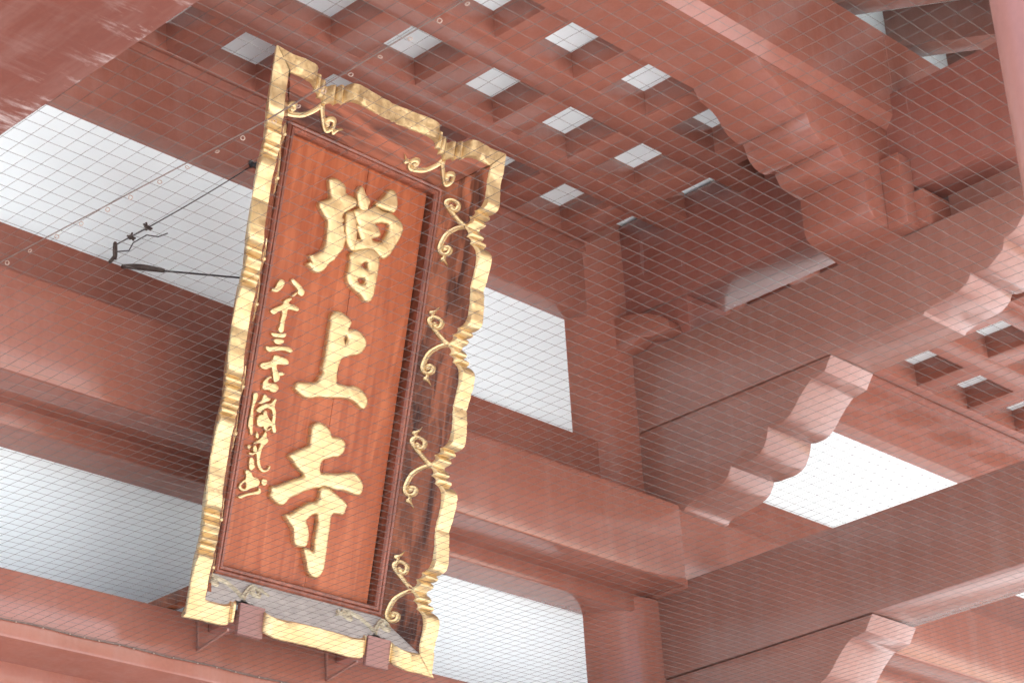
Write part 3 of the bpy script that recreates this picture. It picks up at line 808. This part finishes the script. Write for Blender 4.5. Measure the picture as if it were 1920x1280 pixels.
for key, lab in (('main', 'top large gold character'), ('main2', 'middle large gold character'), ('main3', 'bottom large gold character')):
    character('carved_character', [(o_, h_) for n_, o_, h_ in CHARS if n_ == key], 0.012, 0.0155, lab)
SMALL = [(o_, h_) for n_, o_, h_ in CHARS if n_ == 'side']
for a, b in ((0, 3), (3, 4), (4, 7), (7, 10), (10, 15), (15, 20), (20, 23)):
    character('small_character', SMALL[a:b], 0.008, 0.005, None)

# ------------------------------------------------------------------ supports under the plaque
for i, (x0, x1, lab) in enumerate(((6.062, 6.204, 'pale red timber corbel holding the plaque bottom at its left corner'), (6.826, 6.968, 'pale red timber corbel holding the plaque bottom at its right corner'))):
    t = empty('corbel', ((x0 + x1) / 2, 7.51, 4.76), lab, 'corbel', 'corbels under the plaque')
    bm = bmesh.new()
    pr = [(7.503, 4.765), (7.285, 4.756), (7.255, 4.890), (7.503, 4.87)]
    bm.free()
    prism('arm', [(7.503, 4.825), (7.285, 4.835), (7.270, 4.880), (7.503, 4.875)], 'x', x0 + 0.02, x1 - 0.02, M_DARKSIDE, t, 0.004)  # darkened red stands in for the deep shadow on the arm
    prism('end_plate', [(7.300, 4.757), (7.278, 4.756), (7.252, 4.890), (7.274, 4.894)], 'x', x0, x1, M_PLATE, t, 0.003)
    box('steel_angle', (x0 - 0.048, x0 - 0.040), (7.492, 7.503), (4.725, 4.86), M_SIDE, t, 0)
    prism('steel_angle', [(7.492, 4.725), (7.492, 4.735), (7.29, 4.772), (7.29, 4.762)], 'x', x0 - 0.048, x0 - 0.036, M_SIDE, t, 0)
br_t = empty('brace', (5.95, 7.52, 4.90), 'dark timber brace lying on the sill beam behind the plaque corner', 'brace')
box('bar', (5.86, 5.92), (7.28, 8.01), (4.899, 4.96), M_LACQ, br_t, 0.004)

# ------------------------------------------------------------------ stay wires
stay = empty('stay_wire', (5.80, 7.88, 6.757), 'dark knotted stay wire rising from a rusty eye bolt beside the plaque', 'wire')
p_eye = Vector((5.790, 7.86, 6.800)); p_up = Vector((6.700, 7.892, 7.640))
bm = bmesh.new()
ring = [p_eye + Vector((0.012 * math.cos(a) , 0.010 * math.cos(a), 0.042 * math.sin(a))) for a in [2 * math.pi * i / 20 for i in range(21)]]
tube_bm(bm, ring, 0.0085, 6)
tube_bm(bm, [p_eye + Vector((0, 0, -0.03)), p_eye + Vector((0.0, 0.06, -0.055))], 0.010, 6)
link_mesh('eye_bolt', bm, M_IRON, stay, smooth=True)
def sag(a, b, s, n=16):
    return [a.lerp(b, i / n) + Vector((0, 0, -s * 4 * (i / n) * (1 - i / n))) for i in range(n + 1)]
d = (p_up - p_eye)
tube('wire', sag(p_eye + Vector((0, 0, 0.03)), p_up, 0.012), 0.0034, M_WIRE, stay)
tube('wire', [p_eye + Vector((0.004, 0, -0.005)), p_eye + d * 0.07 + Vector((0.02, 0, -0.03)), p_eye + d * 0.11 + Vector((0.01, 0, -0.01)), p_eye + d * 0.2 + Vector((0.012, 0, -0.012)), p_eye + d * 0.27 + Vector((0.02, 0, -0.055)), p_eye + d * 0.325 + Vector((0.03, 0, -0.06))], 0.0032, M_WIRE, stay)
for f in (0.105, 0.215):
    bm = bmesh.new()
    c = p_eye + Vector((0, 0, 0.02)) + d * f
    for j in range(9):
        a = random.uniform(0, 6.28); r1 = random.uniform(0.015, 0.032)
        e = Vector((math.cos(a) * r1, random.uniform(-0.012, 0.012), math.sin(a) * r1))
        tube_bm(bm, [c - e * 0.5, c + Vector((random.uniform(-.006, .006), 0, random.uniform(-.006, .006))), c + e], 0.0055, 5)
    link_mesh('knot', bm, M_IRON, stay, smooth=True)
bm = bmesh.new()
for j in range(7):
    a = random.uniform(0, 6.28)
    e = Vector((math.cos(a) * 0.03, 0, math.sin(a) * 0.03))
    tube_bm(bm, [p_up - e, p_up + e * 0.3, p_up + e], 0.007, 5)
link_mesh('knot', bm, M_WIRE, stay, smooth=True)

rod = empty('turnbuckle', (5.88, 7.88, 6.757), 'rusty turnbuckle on the rail pulling a taut black wire to the plaque edge', 'turnbuckle')
a0 = Vector((5.855, 7.89, 6.748)); a1 = Vector((5.966, 7.70, 6.683)); a2 = Vector((6.080, 7.25, 6.503)); a3 = Vector((6.12, 7.12, 6.45))
tube('body', sag(a0, a1, -0.006), 0.0125, M_IRON, rod, 8, lambda t: 0.8 + 0.5 * math.sin(math.pi * t))
tube('wire', [a1, a2, a3], 0.0046, M_WIRE, rod)

# ------------------------------------------------------------------ bird net
net = empty('bird_net', (6.5, 7.49, 4.67), 'fine square mesh bird net stretched flat under the gate with its edge ropes', 'net')
CELL = 0.0528
X0, X1, Y0, Y1 = 2.7625, 10.2, 2.0, 7.49
nxn = int((X1 - X0) / CELL); nyn = int((Y1 - Y0) / CELL)
def wob(i, j):
    x_ = X0 + i * CELL; y_ = Y1 - j * CELL
    q = Vector((x_ * 1.3, y_ * 1.3, 3.1))
    z_ = 4.67 + 0.022 * (noise.noise(q * 0.35)) + 0.002 * noise.noise(q * 3.0)
    return (x_ + 0.007 * noise.noise(q * 0.9 + Vector((9, 0, 0))) + 0.0016 * noise.noise(q * 9), y_ + 0.007 * noise.noise(q * 0.9 + Vector((0, 7, 0))) + 0.0016 * noise.noise(q * 9 + Vector((5, 5, 5))), z_)
G = [[wob(i, j) for j in range(nyn + 1)] for i in range(nxn + 1)]
RC = 0.00068
verts, faces = [], []
def strand(line):
    b0 = len(verts)
    for n_, p in enumerate(line):
        q = line[n_ + 1] if n_ + 1 < len(line) else line[n_ - 1]
        horiz = abs(q[0] - p[0]) > abs(q[1] - p[1])
        for a in (0.5, 2.6, 4.7):
            c, s = math.cos(a) * RC, math.sin(a) * RC
            verts.append((p[0], p[1] + c, p[2] + s) if horiz else (p[0] + c, p[1], p[2] + s))
    for n_ in range(len(line) - 1):
        for k in range(3):
            u0 = b0 + n_ * 3 + k; u1 = b0 + n_ * 3 + (k + 1) % 3
            faces.append((u0, u1, u1 + 3, u0 + 3))
for j in range(nyn + 1):
    strand([G[i][j] for i in range(nxn + 1)])
for i in range(nxn + 1):
    strand(G[i])
KN = 0.0015
for i in range(nxn + 1):
    for j in range(nyn + 1):
        p = G[i][j]; b0 = len(verts)
        kx = KN * random.uniform(0.8, 1.35)
        verts += [(p[0] + kx, p[1], p[2]), (p[0] - kx, p[1], p[2]), (p[0], p[1] + kx, p[2]), (p[0], p[1] - kx, p[2]), (p[0], p[1], p[2] + kx), (p[0], p[1], p[2] - kx)]
        for f in ((0, 2, 4), (2, 1, 4), (1, 3, 4), (3, 0, 4), (2, 0, 5), (1, 2, 5), (3, 1, 5), (0, 3, 5)):
            faces.append(tuple(b0 + t for t in f))
me = bpy.data.meshes.new('mesh_netting')
me.from_pydata(verts, [], faces)
me.materials.append(M_CORD)
o = bpy.data.objects.new('netting', me)
COL.objects.link(o)
put(o, net)
o['kind'] = 'stuff'
def ropeline(pts, r, name='edge_rope'):
    return tube(name, pts, r, M_ROPE, net, 6)
ropeline([Vector((X0 + (X1 - X0) * i / 60, 7.495, 4.668 + 0.003 * math.sin(i * 1.7))) for i in range(61)], 0.0034)
ropeline([Vector((2.7605, Y0 + (Y1 - Y0) * i / 40, 4.668)) for i in range(41)], 0.004)
seam = [Vector((3.206 + 0.075 * min(1, (4.90 - y_) / 1.1) if y_ < 4.90 else 3.206, y_, 4.666)) for y_ in [7.48 - 5.4 * i / 60 for i in range(61)]]
ropeline(seam, 0.0019, 'seam_rope')
bm = bmesh.new()
rg = [Vector((0, 0.0056 * math.cos(a), 0.0056 * math.sin(a))) for a in [2 * math.pi * i / 14 for i in range(15)]]
tube_bm(bm, rg, 0.0013, 5)
ring0 = link_mesh('ring', bm, M_RING, net, smooth=True)
def at_seam(y_):
    return 3.206 + 0.075 * min(1, max(0, (4.90 - y_) / 1.1))
y_ = 5.3
first = True
while y_ > 2.9:
    rgo = ring0 if first else ring0.copy()
    if not first:
        COL.objects.link(rgo)
    first = False
    rgo.location = (at_seam(y_) + 0.010, y_, 4.660)
    rgo.rotation_euler = (random.uniform(-.5, .5), random.uniform(-.5, .5), random.uniform(0.2, 1.4))
    y_ -= 0.106 + random.uniform(-0.012, 0.012)
bm = bmesh.new()
bmesh.ops.create_icosphere(bm, subdivisions=1, radius=0.0042)
cl0 = link_mesh('clip', bm, M_RING, net, smooth=True)
x_ = 4.95
first = True
while x_ < 7.2:
    c = cl0 if first else cl0.copy()
    if not first:
        COL.objects.link(c)
    first = False
    c.location = (x_, 7.490, 4.664)
    x_ += random.choice((0.075, 0.108, 0.108, 0.135))
